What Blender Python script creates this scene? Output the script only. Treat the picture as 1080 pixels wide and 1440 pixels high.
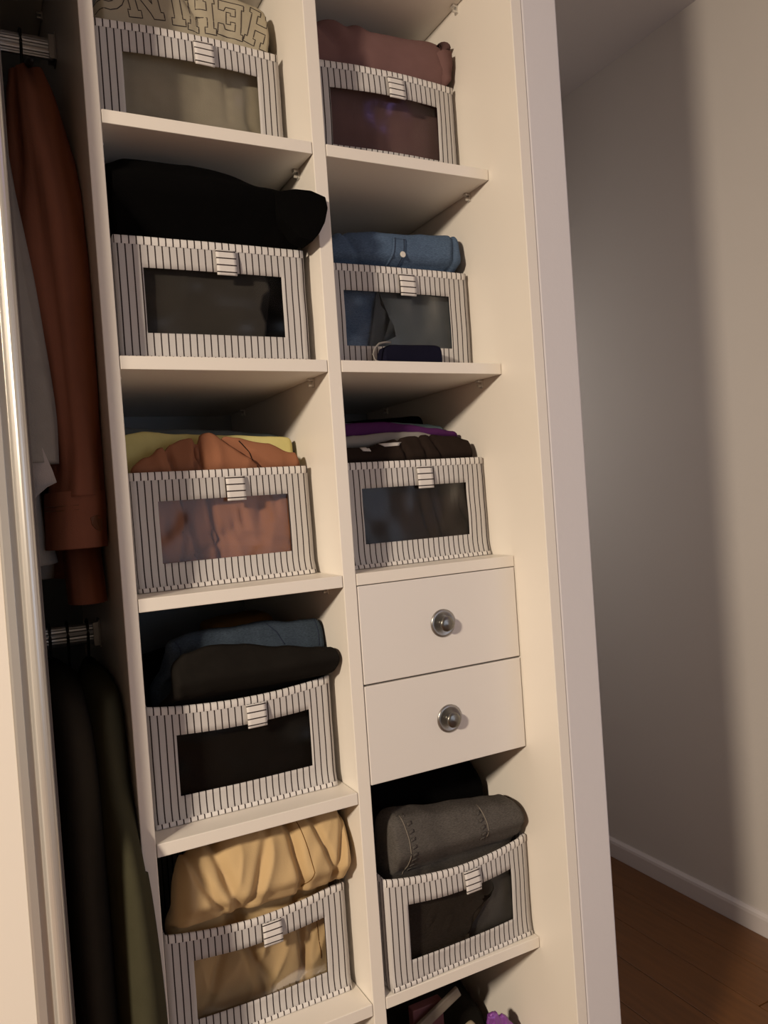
import bpy, bmesh, math, random
from mathutils import Vector, Matrix, noise
from mathutils.bvhtree import BVHTree

for o in list(bpy.data.objects): bpy.data.objects.remove(o)
S = bpy.context.scene
COL = S.collection
PI = math.pi

# ------------------------------------------------------------------ camera
cam = bpy.data.cameras.new('camera'); co = bpy.data.objects.new('camera', cam); COL.objects.link(co)
cam.sensor_fit = 'VERTICAL'; cam.sensor_height = 24.0
cam.lens = 24.0 * 1096.95 / 1440.0
cam.clip_start = 0.02
_rx, _ry, _rz = -0.0177, 0.0695, -0.4732
R = Matrix.Rotation(_rz, 3, 'Z') @ Matrix.Rotation(_rx, 3, 'X') @ Matrix.Rotation(_ry, 3, 'Y')
R = R @ Matrix(((1, 0, 0), (0, 0, -1), (0, 1, 0)))      # camera looks along its -Z, up +Y
co.matrix_world = Matrix.Translation((-0.1728, -1.0688, 1.284)) @ R.to_4x4()
S.camera = co

# ------------------------------------------------------------------ light and exposure
S.view_settings.view_transform = 'Standard'; S.view_settings.look = 'None'
S.view_settings.gamma = 1.0; S.view_settings.use_curve_mapping = False
S.view_settings.exposure = 1.5
w = bpy.data.worlds.new('world'); S.world = w; w.use_nodes = True
w.node_tree.nodes['Background'].inputs[0].default_value = (0.9, 0.9, 1.0, 1)
w.node_tree.nodes['Background'].inputs[1].default_value = 0.02

def light(name, kind, loc, power, color, size=0.1, target=None, size_y=None):
    l = bpy.data.lights.new(name, kind); l.energy = power; l.color = color
    o = bpy.data.objects.new(name, l); COL.objects.link(o); o.location = loc
    if kind == 'POINT': l.shadow_soft_size = size
    else:
        l.size = size
        if size_y: l.shape = 'RECTANGLE'; l.size_y = size_y
    if target is not None:
        o.rotation_euler = (Vector(target) - Vector(loc)).to_track_quat('-Z', 'Y').to_euler()
    return o
_l = light('pendant_lamp_light', 'AREA', (-2.2, -1.68, 2.15), 39.0, (1.0, 0.835, 0.645), 0.28, (-.75, -.85, 0.0)); _l.data.shape = 'DISK'
light('cool_fill_light', 'AREA', (1.15, -2.6, 1.25), 2.7, (0.74, 0.82, 1.0), 1.1, (1.15, 0, 1.25), 1.2)  # cool fill added from behind the camera; no window stands here

light('hallway_fill_light', 'AREA', (1.15, 1.42, 1.5), 0.95, (1.0, 0.93, 0.86), .7, (1.25, 0, 1.2), 1.0)  # unseen fill added at the hallway end to lift its dark wall

light('violet_glint_light', 'AREA', (1.20, -1.30, 2.55), .25, (0.42, 0.30, 1.0), .12, (1.2, -1.2, 0))  # added, unseen: placed so a box window mirrors it as a violet glint

# ------------------------------------------------------------------ materials
def _new(name):
    m = bpy.data.materials.new(name); m.use_nodes = True
    nt = m.node_tree; return m, nt, nt.nodes['Principled BSDF']
def mat(name, col, rough=0.6, metal=0.0, nscale=0, namt=0.0, bump=0.0, bscale=200, coords='Object', spec=None, stretch=None):
    m, nt, b = _new(name); N = nt.nodes; L = nt.links
    b.inputs['Base Color'].default_value = (*col, 1); b.inputs['Roughness'].default_value = rough
    b.inputs['Metallic'].default_value = metal
    if spec is not None: b.inputs['Specular IOR Level'].default_value = spec
    tc = N.new('ShaderNodeTexCoord'); src = tc.outputs[coords]
    if stretch:
        mp = N.new('ShaderNodeMapping'); mp.inputs['Scale'].default_value = stretch; L.new(src, mp.inputs[0]); src = mp.outputs[0]
    if namt:
        n = N.new('ShaderNodeTexNoise'); n.inputs['Scale'].default_value = nscale; n.inputs['Detail'].default_value = 4
        L.new(src, n.inputs['Vector'])
        r = N.new('ShaderNodeMapRange'); r.inputs[3].default_value = 1 - namt; r.inputs[4].default_value = 1 + namt
        L.new(n.outputs[0], r.inputs[0])
        v = N.new('ShaderNodeVectorMath'); v.operation = 'SCALE'; v.inputs[0].default_value = col
        L.new(r.outputs[0], v.inputs['Scale']); L.new(v.outputs[0], b.inputs['Base Color'])
    if bump:
        n2 = N.new('ShaderNodeTexNoise'); n2.inputs['Scale'].default_value = bscale; n2.inputs['Detail'].default_value = 3
        L.new(src, n2.inputs['Vector'])
        bp = N.new('ShaderNodeBump'); bp.inputs['Strength'].default_value = bump; bp.inputs['Distance'].default_value = 0.002
        L.new(n2.outputs[0], bp.inputs['Height']); L.new(bp.outputs[0], b.inputs['Normal'])
    return m
def cloth(name, col, rough=0.9, namt=0.12, nscale=40, bump=0.12, bscale=500):
    m = mat(name, col, rough, 0, nscale, namt, bump, bscale, spec=0.04)
    return m
def denim(name, col):
    m = cloth(name, col, 0.85, 0.2, 25, 0.2, 900)
    nt = m.node_tree; N = nt.nodes; L = nt.links; b = N['Principled BSDF']
    prev = b.inputs['Base Color'].links[0].from_socket
    tc = N.new('ShaderNodeTexCoord'); mp = N.new('ShaderNodeMapping'); mp.inputs['Scale'].default_value = (1, 1, 6)
    n = N.new('ShaderNodeTexNoise'); n.inputs['Scale'].default_value = 260; n.inputs['Detail'].default_value = 2
    L.new(tc.outputs['Object'], mp.inputs[0]); L.new(mp.outputs[0], n.inputs['Vector'])
    r = N.new('ShaderNodeMapRange'); r.inputs[1].default_value = .3; r.inputs[2].default_value = .7
    r.inputs[3].default_value = .72; r.inputs[4].default_value = 1.3
    v = N.new('ShaderNodeVectorMath'); v.operation = 'SCALE'
    L.new(n.outputs[0], r.inputs[0]); L.new(prev, v.inputs[0]); L.new(r.outputs[0], v.inputs['Scale']); L.new(v.outputs[0], b.inputs['Base Color'])
    return m
def stripe_mat(name, base, line, pitch=0.00995, width=0.19):
    m, nt, b = _new(name); N = nt.nodes; L = nt.links
    b.inputs['Roughness'].default_value = 0.85; b.inputs['Specular IOR Level'].default_value = 0.2
    tc = N.new('ShaderNodeTexCoord'); sp = N.new('ShaderNodeSeparateXYZ'); L.new(tc.outputs['UV'], sp.inputs[0])
    d = N.new('ShaderNodeMath'); d.operation = 'DIVIDE'; d.inputs[1].default_value = pitch; L.new(sp.outputs[0], d.inputs[0])
    f = N.new('ShaderNodeMath'); f.operation = 'FRACT'; L.new(d.outputs[0], f.inputs[0])
    c = N.new('ShaderNodeMath'); c.operation = 'LESS_THAN'; c.inputs[1].default_value = width; L.new(f.outputs[0], c.inputs[0])
    n = N.new('ShaderNodeTexNoise'); n.inputs['Scale'].default_value = 700; L.new(tc.outputs['UV'], n.inputs['Vector'])
    mx = N.new('ShaderNodeMix'); mx.data_type = 'RGBA'; L.new(c.outputs[0], mx.inputs[0])
    mx.inputs[6].default_value = (*base, 1); mx.inputs[7].default_value = (*line, 1)
    L.new(mx.outputs[2], b.inputs['Base Color'])
    bp = N.new('ShaderNodeBump'); bp.inputs['Strength'].default_value = .25; bp.inputs['Distance'].default_value = .001
    L.new(n.outputs[0], bp.inputs['Height']); L.new(bp.outputs[0], b.inputs['Normal'])
    return m
def clear_plastic(name, wav=30, amt=.35, gl=0.10):
    m = bpy.data.materials.new(name); m.use_nodes = True; nt = m.node_tree; N = nt.nodes; L = nt.links
    N.remove(N['Principled BSDF']); out = N['Material Output']
    tr = N.new('ShaderNodeBsdfTransparent'); tr.inputs[0].default_value = (.9, .9, .9, 1)
    g = N.new('ShaderNodeBsdfGlossy'); g.inputs['Roughness'].default_value = .16; g.inputs[0].default_value = (1, 1, 1, 1)
    fr = N.new('ShaderNodeFresnel'); fr.inputs[0].default_value = 1.5
    n = N.new('ShaderNodeTexNoise'); n.inputs['Scale'].default_value = wav; n.inputs['Detail'].default_value = 2.5; n.inputs['Distortion'].default_value = .8
    tc = N.new('ShaderNodeTexCoord'); L.new(tc.outputs['Object'], n.inputs['Vector'])
    bp = N.new('ShaderNodeBump'); bp.inputs['Strength'].default_value = amt; bp.inputs['Distance'].default_value = .02
    L.new(n.outputs[0], bp.inputs['Height']); L.new(bp.outputs[0], g.inputs['Normal']); L.new(bp.outputs[0], fr.inputs['Normal'])
    mx = N.new('ShaderNodeMixShader'); gm = N.new('ShaderNodeMath'); gm.operation = 'MULTIPLY'; gm.inputs[1].default_value = gl
    L.new(fr.outputs[0], gm.inputs[0]); L.new(gm.outputs[0], mx.inputs[0]); L.new(tr.outputs[0], mx.inputs[1]); L.new(g.outputs[0], mx.inputs[2])
    L.new(mx.outputs[0], out.inputs[0]); return m

M = {}
M['melamine'] = mat('white_melamine', (.80, .755, .69), .42, 0, 0, 0, .04, 900)
M['front'] = mat('drawer_front_white', (.74, .71, .68), .38, 0, 0, 0, .04, 900)
M['back'] = mat('wardrobe_back_shaded', (.30, .34, .38), .6)  # white panel darkened and blued: the bay's shade is put into its colour
M['edge'] = mat('edge_banding', (.74, .70, .64), .35)
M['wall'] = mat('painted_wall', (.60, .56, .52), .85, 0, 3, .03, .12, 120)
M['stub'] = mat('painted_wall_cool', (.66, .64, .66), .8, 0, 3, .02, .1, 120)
M['walldark'] = mat('unseen_wall_dark', (.26, .235, .215), .85, 0, 3, .03, .12, 120)  # for the unseen walls, made dark to cut bounce light
M['ceil'] = mat('painted_ceiling', (.50, .455, .43), .9, 0, 3, .03, .1, 120)
M['base'] = mat('baseboard_paint', (.62, .57, .55), .5)
M['plank'] = mat('dark_floor_wood', (.145, .058, .016), .42, 0, 9, .35, .1, 60, stretch=(8, .7, 1))
M['subfloor'] = mat('floor_underlay', (.03, .015, .01), .9)
M['alu'] = mat('satin_aluminium', (.60, .585, .56), .30, .55)
M['aludark'] = mat('profile_gasket', (.12, .10, .09), .6)
M['door'] = mat('door_white', (.82, .77, .70), .5)
M['chrome'] = mat('brushed_steel', (.33, .32, .31), .33, .9, 60, .15)
M['knobdark'] = mat('knob_steel', (.20, .195, .18), .30, .95)
M['rail'] = mat('rail_aluminium', (.62, .66, .72), .3, .85)
M['pin'] = clear_plastic('clear_pin', 60, .2)
M['pinmetal'] = mat('pin_metal', (.7, .68, .64), .3, .6)
M['stripe'] = stripe_mat('striped_fabric', (.53, .51, .50), (.035, .025, .025))
M['trim'] = stripe_mat('striped_piping', (.68, .655, .635), (.04, .028, .028))
M['window'] = clear_plastic('window_vinyl', 12, .025, gl=.38)
M['window2'] = clear_plastic('window_vinyl_creased', 20, .05, gl=.5)
M['inner'] = mat('box_lining', (.45, .44, .44), .9)
M['sage'] = cloth('sage_fleece', (.40, .355, .265))
M['ink'] = mat('letter_print', (.03, .02, .02), .8)
M['mauve'] = cloth('mauve_fleece', (.165, .093, .088))
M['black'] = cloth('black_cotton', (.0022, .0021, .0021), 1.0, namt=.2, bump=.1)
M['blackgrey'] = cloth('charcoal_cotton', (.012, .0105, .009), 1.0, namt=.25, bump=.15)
M['denimblue'] = denim('blue_denim_shirt', (.075, .115, .185))
M['jeans'] = denim('mid_blue_jeans', (.040, .055, .075))
M['greyjeans'] = denim('grey_jeans', (.080, .073, .067))
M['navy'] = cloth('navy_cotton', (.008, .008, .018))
M['rust'] = cloth('rust_cotton', (.28, .122, .068), nscale=18)
M['rustcoat'] = cloth('rust_coat', (.25, .095, .055), nscale=18)
M['yellow'] = cloth('yellow_cotton', (.60, .54, .23))
M['slate'] = cloth('slate_cotton', (.10, .12, .13))
M['brown'] = cloth('dark_brown_cotton', (.022, .015, .012), namt=.25)
M['grey'] = cloth('grey_cotton', (.24, .225, .21))
M['purple'] = cloth('purple_cotton', (.075, .02, .09))
M['paleblue'] = cloth('grey_blue_cotton', (.14, .20, .23))
M['ochre'] = cloth('ochre_cotton', (.16, .08, .02))
M['khaki'] = cloth('khaki_cotton', (.52, .375, .20), nscale=14, namt=.1)
M['linen'] = cloth('grey_linen', (.27, .245, .215), bump=.3)
M['linenl'] = cloth('pale_linen', (.40, .35, .32), bump=.3)
M['olive'] = cloth('olive_cotton', (.050, .047, .028))
M['dkbrown'] = cloth('dark_coat', (.030, .025, .018))
M['thread'] = mat('stitching', (.19, .165, .135), .9)
M['bluethread'] = mat('blue_stitching', (.012, .02, .045), .9)
M['button'] = mat('pearl_button', (.75, .73, .66), .2, .3)
M['label'] = mat('white_label', (.55, .53, .50), .8)
M['plumfoil'] = mat('purple_foil', (.24, .07, .34), .3, .25, 30, .4)
M['yellowfoil'] = mat('yellow_packet', (.75, .52, .05), .45)
M['maroon'] = mat('maroon_card', (.14, .05, .06), .6)
M['palestick'] = mat('pale_card', (.17, .145, .12), .6, 0, 60, .2)
M['tan'] = cloth('tan_pouch', (.30, .25, .18))
M['hook'] = mat('hanger_hook', (.012, .012, .012), .5)
M['hangwood'] = mat('hanger_black', (.02, .018, .016), .5)
M['leather'] = mat('leather_patch', (.15, .055, .02), .6)

# ------------------------------------------------------------------ helpers
def tag(o, label=None, cat=None, group=None, kind=None):
    if label: o['label'] = label
    if cat: o['category'] = cat
    if group: o['group'] = group
    if kind: o['kind'] = kind
    return o
def empty(name, loc=(0, 0, 0), rz=0):
    o = bpy.data.objects.new(name, None); COL.objects.link(o); o.location = loc; o.rotation_euler = (0, 0, rz)
    o.empty_display_size = .05; return o
def link(name, bm, m, parent=None, loc=None, smooth=False, mods=None):
    me = bpy.data.meshes.new(name)
    bmesh.ops.recalc_face_normals(bm, faces=bm.faces)
    bm.to_mesh(me); bm.free()
    for mm in (m if isinstance(m, (list, tuple)) else [m]): me.materials.append(mm)
    if smooth: me.shade_smooth()
    o = bpy.data.objects.new(name, me); COL.objects.link(o)
    if parent: o.parent = parent
    if loc: o.location = loc
    return o
def add_box(bm, a, b, bev=0.0):
    r = bmesh.ops.create_cube(bm, size=1)
    vs = r['verts']
    for v in vs:
        v.co = Vector([a[i] + (v.co[i] + .5) * (b[i] - a[i]) for i in range(3)])
    if bev:
        es = list({e for v in vs for e in v.link_edges})
        bmesh.ops.bevel(bm, geom=es, offset=bev, segments=2, profile=.5, affect='EDGES')
def boxobj(name, a, b, m, parent=None, bev=0.0015, loc=None):
    bm = bmesh.new(); add_box(bm, a, b, bev); return link(name, bm, m, parent, loc)
def tube(bm, pts, r, n=8, cap=True, ry=None, close=False):
    pts = [Vector(p) for p in pts]; rings = []
    up = Vector((0, 0, 1)); N = len(pts)
    for i, p in enumerate(pts):
        a = pts[(i - 1) % N] if (i > 0 or close) else p; b = pts[(i + 1) % N] if (i < N - 1 or close) else p
        t = (b - a).normalized()
        u = t.cross(up)
        if u.length < .1: u = t.cross(Vector((0, 1, 0)))
        u.normalize(); v = u.cross(t)
        rr = r[i] if isinstance(r, (list, tuple)) else r
        rings.append([bm.verts.new(p + u * rr * math.cos(k * 2 * PI / n) + v * (ry or rr) * math.sin(k * 2 * PI / n)) for k in range(n)])
    for i in range(N - (0 if close else 1)):
        A, B = rings[i], rings[(i + 1) % N]
        for k in range(n): bm.faces.new((A[k], A[(k + 1) % n], B[(k + 1) % n], B[k]))
    if cap and not close: bm.faces.new(rings[0][::-1]); bm.faces.new(rings[-1])
def lathe(bm, prof, axis_pt, n=40):
    # revolved about the Y axis; prof = [(r, y)]
    rings = []
    for r, y in prof:
        if r < 1e-6: rings.append([bm.verts.new((axis_pt[0], axis_pt[1] + y, axis_pt[2]))])
        else: rings.append([bm.verts.new((axis_pt[0] + r * math.cos(2 * PI * k / n), axis_pt[1] + y, axis_pt[2] + r * math.sin(2 * PI * k / n))) for k in range(n)])
    for A, B in zip(rings, rings[1:]):
        for k in range(n):
            k2 = (k + 1) % n
            if len(A) == 1: bm.faces.new((A[0], B[k2], B[k]))
            elif len(B) == 1: bm.faces.new((A[k], A[k2], B[0]))
            else: bm.faces.new((A[k], A[k2], B[k2], B[k]))
def pl(table, t):
    if t <= table[0][0]: return table[0][1]
    for (a, va), (b, vb) in zip(table, table[1:]):
        if t <= b: 
            k = (t - a) / (b - a) if b > a else 0
            k = k * k * (3 - 2 * k)
            return va + (vb - va) * k
    return table[-1][1]

# ------------------------------------------------------------------ room shell
HX = 1.678; TOP = 2.6
def structure(name, a, b, m, bev=0): return tag(boxobj(name, a, b, m, None, bev), kind='structure')
floor = structure('floor', (-3.4, -3.2, -.06), (HX, 1.5, -.012), M['subfloor'])
structure('ceiling', (-3.4, -3.2, TOP), (HX + .1, 1.6, TOP + .06), M['ceil'])
structure('wall_right', (HX, -3.2, -.06), (HX + .1, 1.6, TOP), M['wall'])
structure('wall_hallway_end', (.7055, 1.5, -.06), (HX, 1.6, TOP), M['wall'])
structure('wall_stub', (.6348, -.0865, -.012), (.7055, 1.5, TOP), M['stub'], .003)
structure('wall_back', (-3.4, .54, -.06), (.634, .64, TOP), M['wall'])
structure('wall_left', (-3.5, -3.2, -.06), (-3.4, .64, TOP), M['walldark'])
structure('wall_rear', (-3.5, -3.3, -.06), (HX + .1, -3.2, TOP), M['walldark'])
bm = bmesh.new()
prof = [(0, -.012), (-.013, -.012), (-.013, .045), (-.011, .053), (-.006, .058), (-.004, .0605), (0, .0605)]
for y in (-3.2, 1.5):
    pass
ra = [bm.verts.new((HX + x, -3.2, z)) for x, z in prof]; rb = [bm.verts.new((HX + x, 1.5, z)) for x, z in prof]
for k in range(len(prof)):
    k2 = (k + 1) % len(prof); bm.faces.new((ra[k], ra[k2], rb[k2], rb[k]))
bm.faces.new(ra[::-1]); bm.faces.new(rb)
tag(link('baseboard_right', bm, M['base']), kind='structure')
rnd = random.Random(4)
meshes = []
for k in range(4):
    bm = bmesh.new(); add_box(bm, (0, 0, -.012), (.1285, 1.196, 0), .0012)
    me = bpy.data.meshes.new('plank'); bm.to_mesh(me); bm.free(); me.materials.append(M['plank']); meshes.append(me)
nx = int((HX + 3.4) / .13)
for i in range(nx + 1):
    x = HX - .014 - .13 * (i + 1) + .0
    if x < -3.4: break
    off = rnd.random() * 1.2
    y = -3.2 - off
    while y < 1.5:
        if y >= -3.2 and y + 1.196 <= 1.5 and not (y + 1.2 > -.0865 and .70 > x > .50) and not (x < .6 and y + 1.2 > .5):
            p = bpy.data.objects.new('plank', meshes[rnd.randrange(4)]); COL.objects.link(p); p.parent = floor; p.location = (x, y, 0)
        else:
            y0, y1 = max(y, -3.2), min(y + 1.196, 1.5)
            if x < .6348 and x + .1285 > .6348 or x + .1285 > .6348 and x < .7055: 
                y1 = min(y1, -.088)
            elif x < .6348: y1 = min(y1, .538)
            if y1 - y0 > .03:
                bm = bmesh.new(); add_box(bm, (0, 0, -.012), (.1285, y1 - y0, 0), .0012)
                q = link('plank', bm, M['plank'], floor, (x, y0, 0))
        y += 1.2
# planks of the hallway strip right beside the stub wall
bm = bmesh.new(); add_box(bm, (.7065, -.085, -.012), (.7595, 1.49, 0), .001)
link('plank', bm, M['plank'], floor)

# ------------------------------------------------------------------ the built-in wardrobe
TH = .018; ZS = [1.8185, 1.4955, 1.1728, .8447, .5221, .199]
X1, X1B, X2 = .298, .3193, .614
ward = empty('built_in_wardrobe', (0, 0, 0))
tag(ward, 'white built-in wardrobe with two shelf columns, two drawers and a hanging bay', 'wardrobe')
boxobj('side_panel', (X2, -.0865, .0), (.6343, .52, 2.46), M['melamine'], ward, .0012)
boxobj('divider', (-.0189, 0, 0), (0, .52, 2.46), M['melamine'], ward, .0012)
boxobj('divider', (X1, 0, 0), (X1B, .52, 2.46), M['melamine'], ward, .0012)
boxobj('side_panel', (-1.12, -.0865, 0), (-1.10, .52, 2.46), M['melamine'], ward, .0012)
boxobj('back_panel', (-1.12, .52, 0), (.6343, .536, 2.46), M['back'], ward, 0)
boxobj('top_panel', (-1.12, -.0865, 2.46), (.6343, .536, 2.48), M['melamine'], ward, .001)
boxobj('filler_panel', (-1.12, -.0865, 2.48), (.6343, -.07, 2.599), M['melamine'], ward, .001)
def pins(shelf, xa, xb, z):
    for x, s in ((xa, 1), (xb, -1)):
        for y in (.06, .42):
            bm = bmesh.new()
            add_box(bm, (min(x, x + s * .010), y - .0045, z - .0045), (max(x, x + s * .010), y + .0045, z - .0005), .0008)
            add_box(bm, (min(x, x + s * .003), y - .004, z - .014), (max(x, x + s * .003), y + .004, z - .004), .0008)
            tube(bm, [(x + s * .0015, y, z - .010), (x + s * .009, y, z - .010)], .0025, 8)
            link('shelf_pin', bm, M['pinmetal'], shelf, smooth=False)
def shelf(xa, xb, z, y0=0.0, y1=.518, pin=True):
    o = boxobj('shelf', (xa + .0009, y0, z - TH), (xb - .0011, y1, z), M['melamine'], ward, .0009)
    if pin: pins(o, xa, xb, z - TH)
    return o
for z in [2.1415] + ZS: shelf(0, X1, z)
for z in [2.1415] + ZS[:3] + [.5240, .2]: shelf(X1B, X2, z)
shelf(X1B, X2, .866, .03)
shelf(-1.10, -.019, 2.2)
# drawers
def drawer(z0, z1):
    a, b = X1B + .0015, X2 - .002
    o = boxobj('drawer', (a, .0, z0), (b, .017, z1), M['front'], ward, .0012)
    bm = bmesh.new()
    add_box(bm, (a + .012, .017, z0 + .02), (a + .024, .45, z1 - .02)); add_box(bm, (b - .024, .017, z0 + .02), (b - .012, .45, z1 - .02))
    add_box(bm, (a + .012, .438, z0 + .02), (b - .012, .45, z1 - .02)); add_box(bm, (a + .012, .017, z0 + .012), (b - .012, .45, z0 + .02))
    link('drawer_box', bm, M['melamine'], o)
    c = ((a + b) / 2 - .0005, 0, (z0 + z1) / 2)
    bm = bmesh.new()
    lathe(bm, [(.0225, .0005), (.0225, -.0012), (.0205, -.0028), (.0185, -.0030), (.0150, -.0018), (.0120, -.0014), (0, -.0012)], c)
    k = link('knob', bm, M['chrome'], o, smooth=True)
    tag(k, 'round steel knob on a dished backplate')
    bm = bmesh.new()
    lathe(bm, [(.0060, -.001), (.0058, -.006), (.0095, -.0085), (.0120, -.0115), (.0123, -.0135), (.0110, -.0155), (.0070, -.0160), (.003, -.0172), (0, -.0175)], c)
    link('knob_head', bm, M['knobdark'], k, smooth=True)
    return o
drawer(1.0035, 1.1535); drawer(.8500, 1.0005)
# rails in the hanging bay: grooved oval aluminium tube
def rail(z):
    bm = bmesh.new(); prof = []
    n = 40
    for k in range(n):
        a = 2 * PI * k / n; g = 1 - .07 * (k % 2)
        prof.append((.0085 * math.cos(a) * g, .017 * math.sin(a) * g if abs(math.sin(a)) < .97 else .017 * math.sin(a)))
    A = [bm.verts.new((-1.099, .27 + p[0], z + p[1])) for p in prof]; B = [bm.verts.new((-.0235, .27 + p[0], z + p[1])) for p in prof]
    for k in range(n): bm.faces.new((A[k], A[(k + 1) % n], B[(k + 1) % n], B[k]))
    bm.faces.new(A[::-1]); bm.faces.new(B)
    o = link('hanging_rail', bm, M['rail'], ward)
    bm = bmesh.new()
    add_box(bm, (-.0215, .255, z - .022), (-.0192, .285, z + .022), .0006)
    add_box(bm, (-.030, .2575, z - .020), (-.0213, .2590, z + .018), .0004); add_box(bm, (-.030, .2810, z - .020), (-.0213, .2825, z + .018), .0004)
    link('rail_bracket', bm, M['chrome'], o)
RZ1, RZ2 = 2.035, 1.10
rail(RZ1); rail(RZ2)

# ------------------------------------------------------------------ sliding door at the left edge
door = empty('sliding_door', (-.6, -.07, .02))
tag(door, 'white sliding wardrobe door with rounded aluminium edge at the left', 'door')
def D(p): return (p[0] + .6, p[1] + .07, p[2] - .02)
boxobj('door_panel', D((-1.09, -.0850, .03)), D((-.1585, -.060, 2.44)), M['door'], door, .001)
bm = bmesh.new()
P = [(-.1585, -.0862), (-.1560, -.0868), (-.1480, -.0868), (-.1475, -.0815), (-.1405, -.0815), (-.1390, -.0850)]
for k in range(13):
    a = PI * (1.0 - k / 12.0)
    P.append((-.1300 + .0085 * math.cos(a), -.0880 - .0085 * math.sin(a)))
P += [(-.1212, -.0840), (-.1212, -.0580), (-.1585, -.0580)]
A = [bm.verts.new(D((x, y, .03))) for x, y in P]; B = [bm.verts.new(D((x, y, 2.44))) for x, y in P]
for k in range(len(P)):
    k2 = (k + 1) % len(P); bm.faces.new((A[k], A[k2], B[k2], B[k]))
bm.faces.new(A[::-1]); bm.faces.new(B)
link('edge_profile', bm, M['alu'], door)
boxobj('brush_seal', D((-.1212, -.074, .03)), D((-.1180, -.0585, 2.44)), M['aludark'], door, .0005)
boxobj('bottom_track', (-1.098, -.084, .0), (X2 - .001, -.056, .012), M['alu'], ward, .001)
boxobj('top_track', (-1.098, -.084, 2.445), (X2 - .001, -.04, 2.459), M['alu'], ward, .001)
for xx in (-1.05, -.22):
    bm = bmesh.new()
    lathe(bm, [(0, -.004), (.010, -.004), (.010, .004), (0, .004)], D((xx, -.070, .022)), 20)
    link('roller', bm, M['aludark'], door)

# ------------------------------------------------------------------ striped storage boxes
def grid_panel(name, xs, zs, fn, m, parent, skip=None, uv=None, th=.0016):
    bm = bmesh.new(); uvl = bm.loops.layers.uv.new('UVMap')
    V = [[bm.verts.new(fn(x, z)) for x in xs] for z in zs]
    P = {}
    for j in range(len(zs)):
        for i in range(len(xs)): P[V[j][i]] = uv(xs[i], zs[j]) if uv else (xs[i], zs[j])
    for j in range(len(zs) - 1):
        for i in range(len(xs) - 1):
            if skip and skip((xs[i] + xs[i + 1]) / 2, (zs[j] + zs[j + 1]) / 2): continue
            f = bm.faces.new((V[j][i], V[j][i + 1], V[j + 1][i + 1], V[j + 1][i]))
            for l in f.loops: l[uvl].uv = P[l.vert]
    me_o = link(name, bm, m, parent, smooth=True)
    s = me_o.modifiers.new('thickness', 'SOLIDIFY'); s.thickness = th; s.offset = 0
    return me_o
def lin(a, b, n): return [a + (b - a) * k / n for k in range(n + 1)]
BH = .1695; BD = .40
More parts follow.
